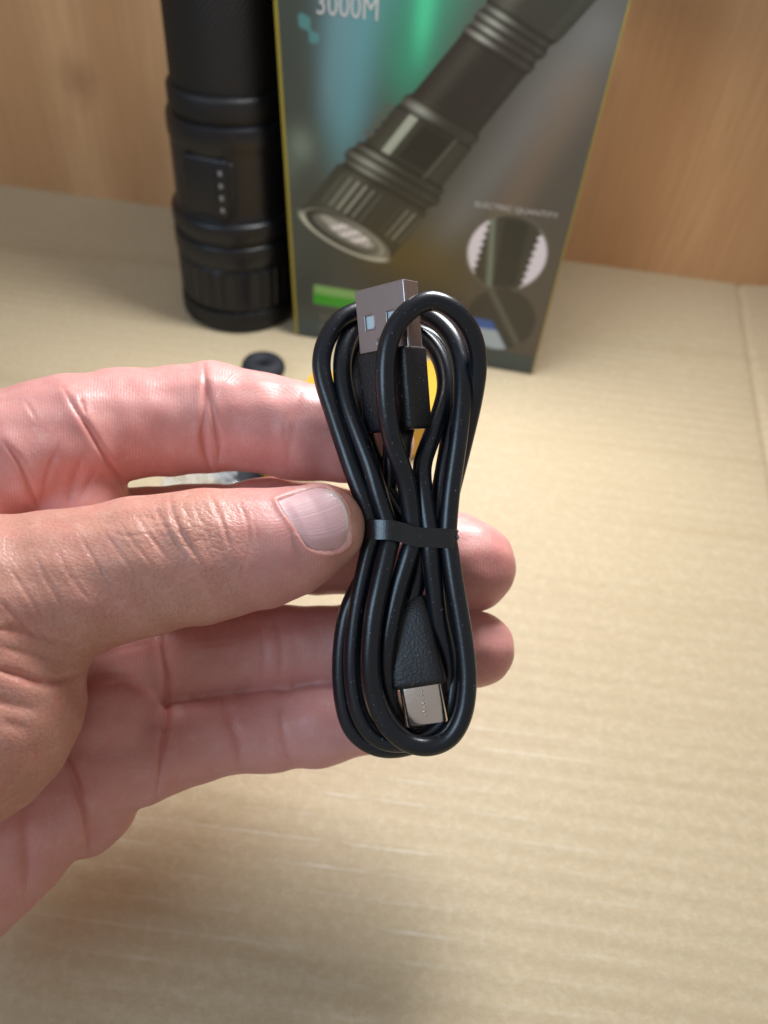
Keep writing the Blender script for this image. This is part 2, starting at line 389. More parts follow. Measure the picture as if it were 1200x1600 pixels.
def seg_dist(P, a, b):
    ab = b-a; t = np.clip(((P-a)@ab)/(ab@ab), 0, 1); return np.linalg.norm(P-a-t[..., None]*ab, axis=-1), t
def paint(U, V, uv, Wd):
    lin = lambda r, g, b: np.array(srgb(r, g, b)[:3])
    P = np.stack([U, V], -1)
    fx = np.clip(U/Wd, 0, 1)[..., None]; fy = np.clip(V/150, 0, 1)[..., None]
    c = lin(66, 68, 62)*(1-fx) + lin(84, 76, 66)*fx
    c = c*(1-fy*0.55) + (lin(58, 70, 68)*(1-fx)+lin(78, 82, 84)*fx)*fy*0.55
    def blend(c, m, col): return c*(1-m[..., None]) + np.asarray(col)*m[..., None]
    sm = lambda x, a, b: np.clip((x-a)/(b-a), 0, 1)**2*(3-2*np.clip((x-a)/(b-a), 0, 1))
    def beam(c, p0, p1, w0, w1, col, amt):
        a, b = uv(*p0), uv(*p1); d, t = seg_dist(P, a, b); w = w0+(w1-w0)*t
        return blend(c, amt*np.exp(-(d/w)**2)*sm(1-t, 0.0, 0.35), col)
    def blob(c, p, rx, ry, col, amt):
        q = uv(*p); return blend(c, amt*np.exp(-((U-q[0])/rx)**2-((V-q[1])/ry)**2), col)
    # light rays
    c = beam(c, (610, -260), (520, 330), 16, 6, lin(105, 145, 152), 0.75)
    c = beam(c, (560, -260), (505, 250), 9, 4, lin(112, 140, 146), 0.55)
    c = beam(c, (720, -260), (615, 230), 19, 8, lin(62, 132, 110), 0.85)
    c = beam(c, (690, -200), (650, 130), 5, 3, lin(95, 190, 150), 0.5)
    c = beam(c, (930, 60), (640, 440), 11, 7, lin(118, 119, 118), 0.5)
    c = beam(c, (900, 150), (740, 420), 9, 5, lin(118, 104, 92), 0.5)
    c = blob(c, (470, 228), 5.5, 7, lin(112, 122, 112), 0.8)
    c = blob(c, (452, 260), 4, 8, lin(96, 104, 96), 0.5)
    c = blob(c, (640, 400), 22, 13, lin(86, 74, 40), 0.55)
    # small teal shape at the top left
    a, b = uv(472, 28), uv(490, 58); d, t = seg_dist(P, a, b); c = blend(c, 0.8*sm(1.9-d+0.9*np.sin(t*7), 0, 0.8), lin(88, 128, 128))
    # base strip
    v0 = uv(600, 548)[1]*0+9.5
    c = blend(c, sm(v0-V, -0.6, 0.6)*0.85, lin(62, 72, 72))
    # printed torch
    a, b = uv(541, 366), uv(905, -75); ax = (b-a)/np.linalg.norm(b-a); nn = np.array([ax[1], -ax[0]])   # nn points down-right
    T = (P-a)@nn; S = (P-a)@ax - 0.22*T
    def mmx(px, py): return (uv(px, py)-a)@ax
    prof_s = np.array([-4, 0, 25, 26, 29, 30, 33, 34, 37, 38, 56, 57, 61, 62, 64, 88, 89, 91, 92, 94, 95, 97, 98, 100, 101, 104, 160])
    prof_w = np.array([20, 20.4, 19.6, 18, 18.5, 20, 20, 18.5, 18.5, 16.8, 15.6, 15.0, 15.4, 14.0, 13.6, 12.8, 13.4, 13.4, 12.6, 12.6, 13.4, 13.4, 12.6, 12.6, 13.4, 13.8, 14.5])
    wdt = np.interp(S, prof_s, prof_w)
    inside = sm(wdt-np.abs(T), -0.15, 0.35)*sm(S, -1.5, -0.9)
    tn = T/np.maximum(wdt, 1)
    shade = 0.35 + 1.1*np.exp(-((tn+0.55)/0.22)**2) + 0.25*np.exp(-((tn-0.75)/0.12)**2)
    body = lin(52, 53, 47)[None, None]*np.ones_like(c)
    body = body*(0.60 + 1.05*shade[..., None])
    tubez = (S > 63) & (S < 88)
    kn = 0.75 + 0.35*(np.sin(S*4.6+T*4.2)*np.sin(S*4.6-T*4.2))
    body = np.where(tubez[..., None], body*kn[..., None]*0.78, body)
    for s0, ww, k in ((26.2, .9, .25), (29.4, .6, .3), (33.6, .7, .3), (37.4, .8, .25), (56.5, .7, .4), (62, .7, .3), (88.3, .7, .3), (91.6, .6, .35), (94.6, .6, .35), (97.6, .6, .35), (100.6, .7, .35)):
        body = body*(1-(1-k)*np.exp(-((S-s0)/ww)**2))[..., None]
    for s0, ww, k in ((28, 1.0, 66), (31.5, 1.3, 78), (35.5, 1.0, 60), (59, 1.6, 80), (90, .8, 86), (93.1, .8, 86), (96.1, .8, 80), (99.1, .8, 70)):
        body = body + (np.exp(-((S-s0)/ww)**2)*np.exp(-((tn+0.5)/0.35)**2))[..., None]*lin(k+40, k+42, k+38)
    # fluted head
    fl = (S > 8) & (S < 23)
    flt = np.clip(np.sin(T*1.9), 0, 1)*np.exp(-((tn+0.35)/0.32)**2) + 0.7*np.clip(np.sin(T*2.1), 0, 1)*np.exp(-((tn-0.75)/0.18)**2)
    body = body + np.where(fl, flt, 0)[..., None]*lin(124, 126, 118)
    # switch window
    def rect(s0, s1, t0, t1, e=0.4): return sm(S, s0-e, s0+e)*sm(-S, -s1-e, -s1+e)*sm(T, t0-e, t0+e)*sm(-T, -t1-e, -t1+e)
    body = body*(1-rect(38, 57, -12, 9)*0.1)[..., None]
    body = body + rect(38.5, 56, -9.8, -6.4)[..., None]*lin(132, 136, 128)
    body = body*(1-rect(40, 55, -3.5, 8)*0.55)[..., None]
    body = body + rect(37, 57, 8.6, 9.6)[..., None]*lin(64, 64, 58)
    c = blend(c, inside, 0)*1.0 + body*inside[..., None]
    for k in range(4):   # raised grip teeth on the upper side
        c = blend(c, rect(41+k*4.0, 43.4+k*4.0, -18.6, -15.5, 0.5), lin(74, 78, 72)*(1.3))
    # lens
    e = np.sqrt((S/7.2)**2 + (T/20.4)**2)
    c = blend(c, sm(1.03-e, 0, 0.06), lin(46, 46, 38))
    c = blend(c, sm(0.06-np.abs(e-0.92), 0, 0.05)*(0.35+0.65*sm(-S, 0, 3)), lin(164, 164, 152))
    e2 = np.sqrt(((S-0.6)/5.0)**2 + (T/16)**2)
    c = blend(c, sm(1-e2, 0, 0.12), lin(100, 100, 92))
    c = blend(c, sm(1-np.sqrt(((S-1.0)/3.6)**2 + ((T-1)/12)**2), 0, 0.35)*(0.55+0.45*np.sin(T*2.1)*np.sin(T*0.9+S)), lin(214, 208, 208))
    c = blend(c, sm(1-np.sqrt(((S-1.8)/2.2)**2 + ((T+9)/5)**2), 0, 0.5)*0.8, lin(150, 150, 142))
    c = blend(c, np.exp(-((e-0.80)/0.07)**2)*sm(T, -12, 4)*sm(S, -8, -1)*0.8, lin(150, 150, 140))
    c = blend(c, np.exp(-((e-0.98)/0.05)**2)*sm(-S, -1, 3)*0.9, lin(176, 176, 164))
    # inset circles
    def circ(p, r): q = uv(*p); return np.hypot(U-q[0], V-q[1])/r, U-q[0], V-q[1]
    r1, dx, dy = circ((792, 397), 16.4)
    c = blend(c, sm(1-r1, -0.02, 0.04), lin(58, 58, 50))
    cres = sm(1-r1, 0.0, 0.03)*sm(np.abs(dx-0.12*dy+0.4)-(10.4+0.7*np.sin(dy*2.0)), -0.3, 0.6)
    c = blend(c, cres, lin(188, 184, 190))
    c = blend(c, sm(1-r1, 0.0, 0.03)*np.exp(-((dx+6.6+0.12*dy)/1.3)**2)*0.8, lin(120, 128, 116))
    c = blend(c, sm(1-r1, 0.1, 0.14)*sm(4.6-np.abs(dx-1.4), -.5, .5), lin(42, 42, 34))
    c = blend(c, np.exp(-((r1-1)/0.035)**2)*0.6, lin(98, 98, 88))
    r2, dx, dy = circ((782, 500), 15.2)
    c = blend(c, sm(1-r2, -0.02, 0.05), lin(54, 52, 44))
    c = blend(c, sm(1-r2, 0, 0.05)*np.exp(-((dx*0.83+dy*0.56-2.0)/1.4)**2)*0.85, lin(92, 92, 82))
    low = sm(1-r2, 0, 0.05)*sm(-(dx*0.83+dy*0.56)-3.5, -.4, .6)*sm(-dy-1.0, -.6, .6)
    c = blend(c, low, lin(66, 92, 140)); c = blend(c, low*sm(-dy-5.5, -.5, .5), lin(150, 158, 162))
    # charge bar and caption strokes below it
    q0, q1 = uv(490, 474), uv(640, 458); h = 9.5
    bar = sm(U, q0[0]-.3, q0[0]+.4)*sm(-U, -44, -43)*sm(V, q0[1]-.3, q0[1]+.4)*sm(-V, -q0[1]-h-.3, -q0[1]-h+.4)
    c = blend(c, bar*0.9, lin(126, 158, 104)); c = blend(c, bar*sm(q0[1]+5.2-V, -.6, .6), lin(64, 134, 44))
    t0 = uv(499, 495)
    for row in range(2):
        y = t0[1]-row*5.0
        tm = (np.abs(V-y) < 1.5)*(U > t0[0])*(U < t0[0]+15)*(0.5+0.5*np.sign(np.sin(U*3.3+row)))
        c = blend(c, tm*0.5, lin(112, 108, 108))
    sat = c.mean(-1, keepdims=True); return np.clip(((sat+(c-sat)*1.18)/0.09), 0.03, 12)**1.22*0.09
build_carton()

# ------------------------------------------------------------------ torch standing on its head
def build_torch():
    root = empty('flashlight', (-0.081, 0.328, 0))
    tag(root, 'black metal flashlight standing lens down beside the printed carton', 'flashlight')
    mm = lambda pr: [(r*MM, z*MM) for r, z in pr]
    def part(name, pr, mat, seg=96):
        m = mesh_of(name, *lathe(mm(pr), seg)); o = link(name, m, mat, root); sharp(m, 40); return o
    part('bezel', [(24.6, 0), (26.2, 0.5), (26.7, 1.6), (26.7, 8.6), (26.4, 9.6), (25.6, 10.0)], M_anodm)
    # ribbed grip band
    seg = 168; V = []; F = []
    rows = [(24.9, 9.9), (25.5, 10.6), (26.3, 11.6), (26.3, 29.0), (25.6, 30.4), (25.0, 31)]
    for j, (r, z) in enumerate(rows):
        for k in range(seg):
            a = 2*math.pi*k/seg; rr = r - (0.7 if (k % 6 in (0, 5)) and 1 < j < 4 else 0.0)
            V.append((rr*math.cos(a)*MM, rr*math.sin(a)*MM, z*MM))
    for j in range(len(rows)-1):
        for k in range(seg): F.append((j*seg+k, j*seg+(k+1) % seg, (j+1)*seg+(k+1) % seg, (j+1)*seg+k))
    link('grip_band', mesh_of('grip_band', V, F), M_anod, root, smooth=False)
    part('head_ring', [(25.4, 30.8), (25.6, 31.6), (26.5, 32.0), (26.8, 32.6), (26.8, 40.2), (26.5, 41.0), (25.8, 41.4)], M_anod)
    part('head_ring', [(25.5, 41.2), (25.5, 43.4), (26.5, 44.0), (26.9, 44.6), (26.9, 50.0), (26.5, 51.0), (25.2, 51.8)], M_anod)
    part('switch_body', [(25.0, 51.8), (24.5, 53), (24.4, 56), (24.4, 60), (24.4, 79), (24.6, 80.4), (25.0, 81.2), (25.0, 87.0), (24.6, 88.8), (23.2, 89.8)], M_anod)
    part('collar', [(22.9, 89.8), (23.0, 90.6), (23.4, 91.2), (23.5, 93.5), (23.5, 98), (23.1, 99.2), (21.8, 100)], M_anodm)
    # diamond-knurled handle
    seg = 120; rows = 40; V = []; F = []
    for j in range(rows+1):
        z = 99.8 + (150-99.8)*j/rows
        for k in range(seg):
            a = 2*math.pi*k/seg; rr = 21.6 + (0.25 if (j+k) % 2 else 0.0)*(0 < j < rows)
            V.append((rr*math.cos(a)*MM, rr*math.sin(a)*MM, z*MM))
    for j in range(rows):
        for k in range(seg): F.append((j*seg+k, j*seg+(k+1) % seg, (j+1)*seg+(k+1) % seg, (j+1)*seg+k))
    F.append(tuple(rows*seg+k for k in range(seg)))
    link('handle', mesh_of('handle', V, F), M_anodm, root, smooth=False)
    part('tail_cap', [(21.8, 149.8), (23.2, 150.6), (23.4, 152), (23.4, 164), (22, 167), (18, 168)], M_anod)
    # switch plate on the side facing the camera, with four indicator windows
    def on_cyl(ang, z, r): return Vector((r*math.cos(ang)*MM, r*math.sin(ang)*MM, z*MM))
    a0 = math.radians(-102)
    bm = rounded_box(0.019, 0.0042, 0.0235, 0.0012, 3)
    o = link('switch_plate', bm_mesh(bm, 'switch_plate'), M_anod, root); o.location = on_cyl(a0, 66.5, 22.9); o.rotation_euler = (0, 0, a0+math.pi/2)
    bm = rounded_box(0.0085, 0.002, 0.021, 0.0009, 2)
    o = link('indicator_strip', bm_mesh(bm, 'indicator_strip'), M_anodm, root); a1 = math.radians(-84); o.location = on_cyl(a1, 66.5, 24.3); o.rotation_euler = (0, 0, a1+math.pi/2)
    md = None
    for k in range(4):
        if md is None: md = bm_mesh(rounded_box(0.0022, 0.0008, 0.0020, 0.0003, 2), 'indicator_light'); md.materials.append(M_dot)
        d = bpy.data.objects.new('indicator_light', md); COL.objects.link(d); d.parent = root
        a2 = math.radians(-86); d.location = on_cyl(a2, 58.3+k*5.0, 25.75); d.rotation_euler = (0, 0, a1+math.pi/2)
build_torch()

# ------------------------------------------------------------------ small things behind the hand
def build_yellow_box():
    A, B, Cc, D = (on_floor(*p) for p in ((410, 754), (672, 712), (712, 606), (486, 632)))
    ht = 17.0; V = [A, B, Cc, D] + [p+np.array([0, 0, ht]) for p in (A, B, Cc, D)]
    m = mesh_of('yellow_box', np.array(V)*MM, [(3, 2, 1, 0), (4, 5, 6, 7), (0, 1, 5, 4), (1, 2, 6, 5), (2, 3, 7, 6), (3, 0, 4, 7)])
    bm = bmesh.new(); bm.from_mesh(m); bmesh.ops.bevel(bm, geom=list(bm.edges), offset=0.0008, segments=2, affect='EDGES'); bm.to_mesh(m); bm.free()
    o = link('accessory_box', m, M_yel, smooth=False)
    tag(o, 'small yellow box lying on the cardboard, glimpsed between the cable loops', 'box')
build_yellow_box()
def build_lanyard():
    root = empty('wrist_lanyard', tuple(on_floor(412, 585)*MM))
    tag(root, 'black wrist lanyard with round end on the cardboard behind the index finger', 'lanyard')
    base = on_floor(412, 585)
    ring = []; 
    for k in range(41):
        a = 2*math.pi*k/40; ring.append((5.6*math.cos(a), 5.2*math.sin(a), 3.9))
    V, F = tube(np.array(ring)*MM, 3.9*MM, 16, caps=False)
    link('end_ring', mesh_of('end_ring', V, F), M_strap, root)
    pts = [on_floor(*p)-base+np.array([0, 0, 1.5]) for p in ((408, 610), (388, 660), (366, 705), (364, 738), (392, 765), (415, 800))]
    P = smooth_path(pts, 8); T = np.gradient(P, axis=0); T /= np.linalg.norm(T, axis=1)[:, None]; Nn = np.stack([-T[:, 1], T[:, 0], 0*T[:, 0]], 1)
    V = []; F = []
    for p, n_ in zip(P, Nn):
        for s, z in ((-6.5, -1.2), (6.5, -1.2), (6.5, 1.0), (-6.5, 1.0)): V.append((p+n_*s+np.array([0, 0, z]))*MM)
    for i in range(len(P)-1):
        for k in range(4): F.append((i*4+k, i*4+(k+1) % 4, (i+1)*4+(k+1) % 4, (i+1)*4+k))
    F += [(3, 2, 1, 0), tuple((len(P)-1)*4+k for k in range(4))]
    link('strap', mesh_of('strap', V, F), M_strap, root, smooth=False)
build_lanyard()
def build_bag():
    a = on_floor(318, 752); rng = np.random.RandomState(3)
    n = 15; V = []; F = []
    for j in range(n):
        for i in range(n):
            x = (i/(n-1)-0.5)*30; y = (j/(n-1)-0.5)*22
            z = 0.4 + 6.0*max(0, 1-(x/15)**2)*max(0, 1-(y/11)**2) * (0.6+0.9*rng.rand())
            V.append((a+np.array([x+rng.randn()*.5, y+rng.randn()*.5, z]))*MM)
    for j in range(n-1):
        for i in range(n-1):
            q = j*n+i; F += [(q, q+1, q+n+1), (q, q+n+1, q+n)] if (i+j) % 2 else [(q, q+1, q+n), (q+1, q+n+1, q+n)]
    o = link('plastic_bag', mesh_of('plastic_bag', V, F), M_clear, smooth=False)
    tag(o, 'crumpled clear plastic bag on the cardboard, seen between index finger and thumb', 'bag')
build_bag()

# ------------------------------------------------------------------ USB cable
CORD_R = 1.86
CABLE = [  # one continuous run: pixel x, pixel y, depth mm
 (613, 672, 151), (613, 700, 151.5), (606, 770, 152.5), (600, 835, 153.0), (575, 890, 154), (549, 941, 154.5), (539, 976, 154.5), (533, 1027, 154.5), (535, 1085, 154.5), (546, 1131, 154.5), (569, 1158, 154.5), (603, 1170, 154.6), (645, 1164, 154.8),
 (690, 1140, 155), (716, 1090, 155), (720, 1030, 155), (708, 960, 154.5), (696, 900, 154), (690, 835, 153.4),
 (702, 780, 153.6), (722, 700, 153.4), (738, 632, 152), (746, 579, 149.5), (743, 540, 147.2), (729, 506, 145.2), (703, 480, 143.6), (670, 470, 142.6), (637, 487, 142.0), (613, 520, 141.8), (603, 562, 141.8), (603, 618, 142.2), (610, 675, 143.4), (624, 720, 145), (636, 760, 146.5), (645, 835, 147.8),
 (639, 865, 147.4), (623, 918, 147.4), (611, 970, 147.5), (604, 1013, 147.8), (603, 1056, 149.2), (614, 1105, 151.6), (640, 1136, 153), (672, 1136, 153), (694, 1110, 152.8), (703, 1075, 152), (700, 1025, 151), (686, 970, 149.5), (678, 912, 148.6), (672, 864, 148), (671, 835, 148),
 (662, 770, 148.8), (660, 726, 150), (675, 681, 151.5), (691, 635, 153.4), (697, 600, 155.5), (688, 560, 157.6), (664, 530, 159.2), (620, 508, 160), (578, 503, 159), (553, 515, 156.5), (541, 536, 154.6), (535, 564, 153), (536, 598, 151.8), (545, 638, 150.4), (562, 684, 149), (579, 729, 148), (592, 775, 147.6), (610, 835, 147.6),
 (606, 860, 147), (594, 912, 145.9), (585, 955, 145.4), (580, 999, 145.3), (579, 1042, 145.5), (585, 1085, 146.2), (600, 1125, 146.2), (624, 1152, 146.2), (652, 1165, 146.2), (681, 1164, 146.2), (707, 1148, 146.2), (724, 1114, 146.3), (730, 1070, 146.5), (728, 1027, 146.8), (720, 970, 147.2), (710, 912, 147.6), (703, 864, 148), (699, 835, 148.2),
 (704, 770, 148.4), (711, 720, 148.6), (717, 675, 148.8), (722, 626, 149.4), (722, 582, 150.4), (714, 543, 152), (696, 514, 154), (668, 494, 156.6), (630, 481, 158), (590, 480, 157.2), (555, 487, 155.2), (527, 504, 153.6), (509, 534, 152.6), (502, 567, 152), (507, 601, 151.4), (520, 641, 150.6), (536, 690, 149.6), (554, 743, 148.8), (572, 790, 148.6), (583, 835, 149.2),
 (577, 862, 149.6), (566, 912, 150), (556, 970, 150.4), (551, 1027, 150.6), (554, 1079, 150.8), (564, 1119, 150.8), (583, 1147, 150.8), (610, 1160, 150.8), (650, 1157, 151), (690, 1130, 151.4), (708, 1085, 151.6), (710, 1020, 151.8), (698, 940, 151.8), (685, 880, 151.6), (680, 835, 151.4),
 (688, 770, 152), (700, 700, 153.4), (708, 640, 155), (707, 590, 157), (694, 545, 159.5), (660, 522, 162), (610, 515, 163), (575, 530, 161.5), (556, 565, 159), (553, 610, 157), (564, 660, 155), (585, 720, 153.4), (612, 780, 152), (652, 835, 151.6), (656, 880, 151.2), (648, 920, 150.8), (640, 948, 150.6)]
CABLE_M = smooth_path([hold(*p) for p in CABLE], 7)
for _ in range(3): CABLE_M[1:-1] = 0.25*CABLE_M[:-2] + 0.5*CABLE_M[1:-1] + 0.25*CABLE_M[2:]

def frame_mesh(o, origin, X, Y, Z):
    """place an object whose mesh is in metres by an orthonormal frame given in the hold frame (mm)"""
    dirw = lambda v: v[0]*CR - v[1]*CU + v[2]*CF
    o0 = to_world(origin); x, y, z = dirw(X), dirw(Y), dirw(Z)
    return Matrix(((x[0], y[0], z[0], o0[0]), (x[1], y[1], z[1], o0[1]), (x[2], y[2], z[2], o0[2]), (0, 0, 0, 1)))
def unit(v): v = np.asarray(v, float); return v/np.linalg.norm(v)
def superprism(sections, seg=40):
    """loft of rounded rectangles: (z, half x, half y, exponent)"""
    V = []; F = []
    for z, a, b, e in sections:
        for k in range(seg):
            t = 2*math.pi*(k+0.5)/seg; c, s = math.cos(t), math.sin(t)
            V.append((math.copysign(abs(c)**(2/e), c)*a*MM, math.copysign(abs(s)**(2/e), s)*b*MM, z*MM))
    n = len(sections)
    for i in range(n-1):
        for k in range(seg): F.append((i*seg+k, i*seg+(k+1) % seg, (i+1)*seg+(k+1) % seg, (i+1)*seg+k))
    F.append(tuple(range(seg-1, -1, -1))); F.append(tuple((n-1)*seg+k for k in range(seg)))
    return V, F

def build_cable():
    root = empty('usb_cable', tuple(at(640, 835, 150)))
    tag(root, 'coiled black USB cable held between thumb and fingers', 'cable')
    inv = root.matrix_basis.inverted()
    base = np.array(root.location)
    V, F = tube(to_world(CABLE_M)-base, CORD_R*MM, 22)
    link('cord', mesh_of('cord', V, F), M_cord, root)
    # ---- type A plug: local x across, y towards the viewer, z along the plug to its tip
    e1, n, axis = np.array([0.7723, -0.0129, -0.6351]), np.array([-0.6295, 0.118, -0.768]), np.array([-0.0849, -0.9929, -0.083])
    org = hold(616, 610.5, 149.3)
    piv = empty('type_a_plug'); piv.parent = root
    piv.matrix_basis = Matrix.Translation(-Vector(base)) @ frame_mesh(None, org, e1, n, axis)
    V, F = superprism([(-7.8, 5.7, 3.0, 9), (-7.6, 6.1, 3.4, 9), (-7.1, 6.25, 3.55, 9), (7.1, 6.3, 3.6, 9), (7.5, 6.2, 3.5, 9), (7.7, 5.9, 3.2, 9)], 64)
    m = mesh_of('overmould', V, F); o = link('overmould', m, M_mold, piv); sharp(m, 50)
    V, F = superprism([(-13.5, 1.9, 1.9, 2), (-13.2, 2.1, 2.1, 2), (-10.5, 2.5, 2.4, 2.3), (-7.5, 3.3, 2.7, 3)], 28)
    link('strain_relief', mesh_of('strain_relief', V, F), M_mold, piv)
    # folded steel shell with two latch windows in the front wall
    z0, z1, hx, hy, th = 7.2, 19.9, 6.0, 2.25, 0.3
    wins = [(-4.0, -1.7, 12.0, 14.8), (1.4, 3.7, 12.0, 14.8)]
    xs = sorted({-hx, hx, *[w for q in wins for w in q[:2]]}); zs = sorted({z0, z1, 12.0, 14.8})
    bm = bmesh.new()
    def cell(xa, xb, ya, yb, za, zb):
        vs = [bm.verts.new((x*MM, y*MM, z*MM)) for z in (za, zb) for y in (ya, yb) for x in (xa, xb)]
        for f in ((0, 2, 3, 1), (4, 5, 7, 6), (0, 1, 5, 4), (2, 6, 7, 3), (1, 3, 7, 5), (0, 4, 6, 2)): bm.faces.new([vs[i] for i in f])
    for i in range(len(xs)-1):
        for j in range(len(zs)-1):
            cx, cz = (xs[i]+xs[i+1])/2, (zs[j]+zs[j+1])/2
            if any(a < cx < b and c < cz < d for a, b, c, d in wins): continue
            cell(xs[i], xs[i+1], hy-th, hy, zs[j], zs[j+1])
    bmesh.ops.remove_doubles(bm, verts=list(bm.verts), dist=1e-7)
    seen = {}
    for f in list(bm.faces):
        k = tuple(sorted(v.index for v in f.verts))
    # drop the internal walls shared by neighbouring cells
    bm.verts.index_update(); cnt = {}
    for f in bm.faces: cnt.setdefault(tuple(sorted(v.index for v in f.verts)), []).append(f)
    bmesh.ops.delete(bm, geom=[f for fs in cnt.values() if len(fs) > 1 for f in fs], context='FACES_ONLY')
    cell(-hx, hx, -hy, -hy+th, z0, z1); cell(-hx, -hx+th, -hy+th, hy-th-0.001, z0, z1); cell(hx-th, hx, -hy+th, hy-th-0.001, z0, z1)
    bmesh.ops.recalc_face_normals(bm, faces=list(bm.faces))
    m = bm_mesh(bm, 'steel_shell'); sh = link('steel_shell', m, M_steel, piv, smooth=False)
    bv = sh.modifiers.new('edge', 'BEVEL'); bv.width = 0.00022; bv.segments = 2; bv.limit_method = 'ANGLE'
    V, F = superprism([(7.0, 5.6, 1.7, 12), (19.0, 5.6, 1.7, 12)], 24); V = [(x, y*0.62+0.00085, z) for x, y, z in V]
    m = mesh_of('insulator', V, F); link('insulator', m, M_insul, piv); sharp(m, 40)
    for a, b, c, d in wins:   # raised rim of each window
        P = [(a, c), (b, c), (b, d), (a, d)]; P = [(x, hy, z) for x, z in P]
        pts = []
        for i in range(4):
            p, q = np.array(P[i]), np.array(P[(i+1) % 4]); pts += [p*(1-t)+q*t for t in np.linspace(0, 1, 6)[:-1]]
        pts.append(pts[0]); V, F = tube(np.array(pts)*MM, 0.14*MM, 8, caps=False); link('window_rim', mesh_of('window_rim', V, F), M_steel, piv)
    # stamped round mark
    cpt = np.array([-0.6, hy+0.02, 9.2]); pts = [cpt + np.array([1.0*math.cos(t), 0, 1.0*math.sin(t)]) for t in np.linspace(0, 2*math.pi, 25)]
    V, F = tube(np.array(pts)*MM, 0.13*MM, 8, caps=False); V2, F2 = tube(np.array([cpt+[-.5, 0, -.4], cpt+[0, 0, .1], cpt+[.45, 0, .5]])*MM, 0.16*MM, 8)
    V3, F3 = tube(np.array([cpt+[-.45, 0, .45], cpt+[0, 0, .1], cpt+[.3, 0, -.5]])*MM, 0.14*MM, 8)
    F = F + [tuple(i+len(V) for i in f) for f in F2] + [tuple(i+len(V)+len(V2) for i in f) for f in F3]
    link('stamped_mark', mesh_of('stamped_mark', list(V)+list(V2)+list(V3), F), M_steel, piv)
    # ---- type C plug, pointing down
    axis = unit([0.170, 0.985, -0.10]); e1 = np.array([0.985, -0.18, -0.14]); e1 = unit(e1-axis*(e1@axis)); n = np.cross(axis, e1)
    if n[2] > 0: n = -n
    org = hold(645, 1004, 150.6)
    pv = empty('type_c_plug'); pv.parent = root
    pv.matrix_basis = Matrix.Translation(-Vector(base)) @ frame_mesh(None, org, e1, n, axis)
    V, F = superprism([(-9.0, 3.7, 2.0, 5), (-8.6, 4.2, 2.4, 5), (-4.5, 4.6, 2.65, 5), (1.0, 4.9, 2.8, 5), (7.2, 5.35, 3.05, 5.5), (8.0, 5.25, 2.95, 5.5), (8.3, 4.9, 2.6, 5.5)], 56)
    m = mesh_of('overmould', V, F); link('overmould', m, M_mold, pv); sharp(m, 50)
    # stadium shell
    seg = 48; hx, hy = 4.15, 1.28; V = []; F = []
    def stad(a, b, z):
        out = []
        for k in range(seg):
            t = 2*math.pi*k/seg; c, s = math.cos(t), math.sin(t); out.append((((a-b)*(1 if c > 0 else -1) if abs(c) > 1e-6 else 0)*MM + b*c*MM, b*s*MM, z*MM))
        return out
    rings = [stad(hx, hy, 8.0), stad(hx, hy, 15.5), stad(hx-.12, hy-.12, 15.75), stad(hx-.35, hy-.35, 15.7), stad(hx-.35, hy-.35, 10.5)]
    for r in rings: V += r
    for i in range(len(rings)-1):
        for k in range(seg): F.append((i*seg+k, i*seg+(k+1) % seg, (i+1)*seg+(k+1) % seg, (i+1)*seg+k))
    m = mesh_of('steel_shell', V, F); link('steel_shell', m, M_cshell, pv); sharp(m, 50)
    bm = rounded_box(0.0064, 0.0007, 0.0052, 0.0001, 1); o = link('contact_tongue', bm_mesh(bm, 'contact_tongue'), M_mold, pv); o.location = (0, 0, 0.0125)
    V = []; F = []   # stamped marks in a row down the middle of the shell
    for k, (x, ln) in enumerate(((0.25, .55), (.1, .8), (.3, .35), (.15, .7), (.25, .5), (0.1, .8), (.28, .4))):
        z = 9.3+k*0.78; v, f = tube(np.array([(x-ln/2, hy+.01, z), (x, hy+.03, z+.06), (x+ln/2, hy+.01, z)])*MM, .11*MM, 6); F += [tuple(i+len(V) for i in q) for q in f]; V += list(v)
    link('stamped_mark', mesh_of('stamped_mark', V, F), M_cshell, pv)
    return root
build_cable()

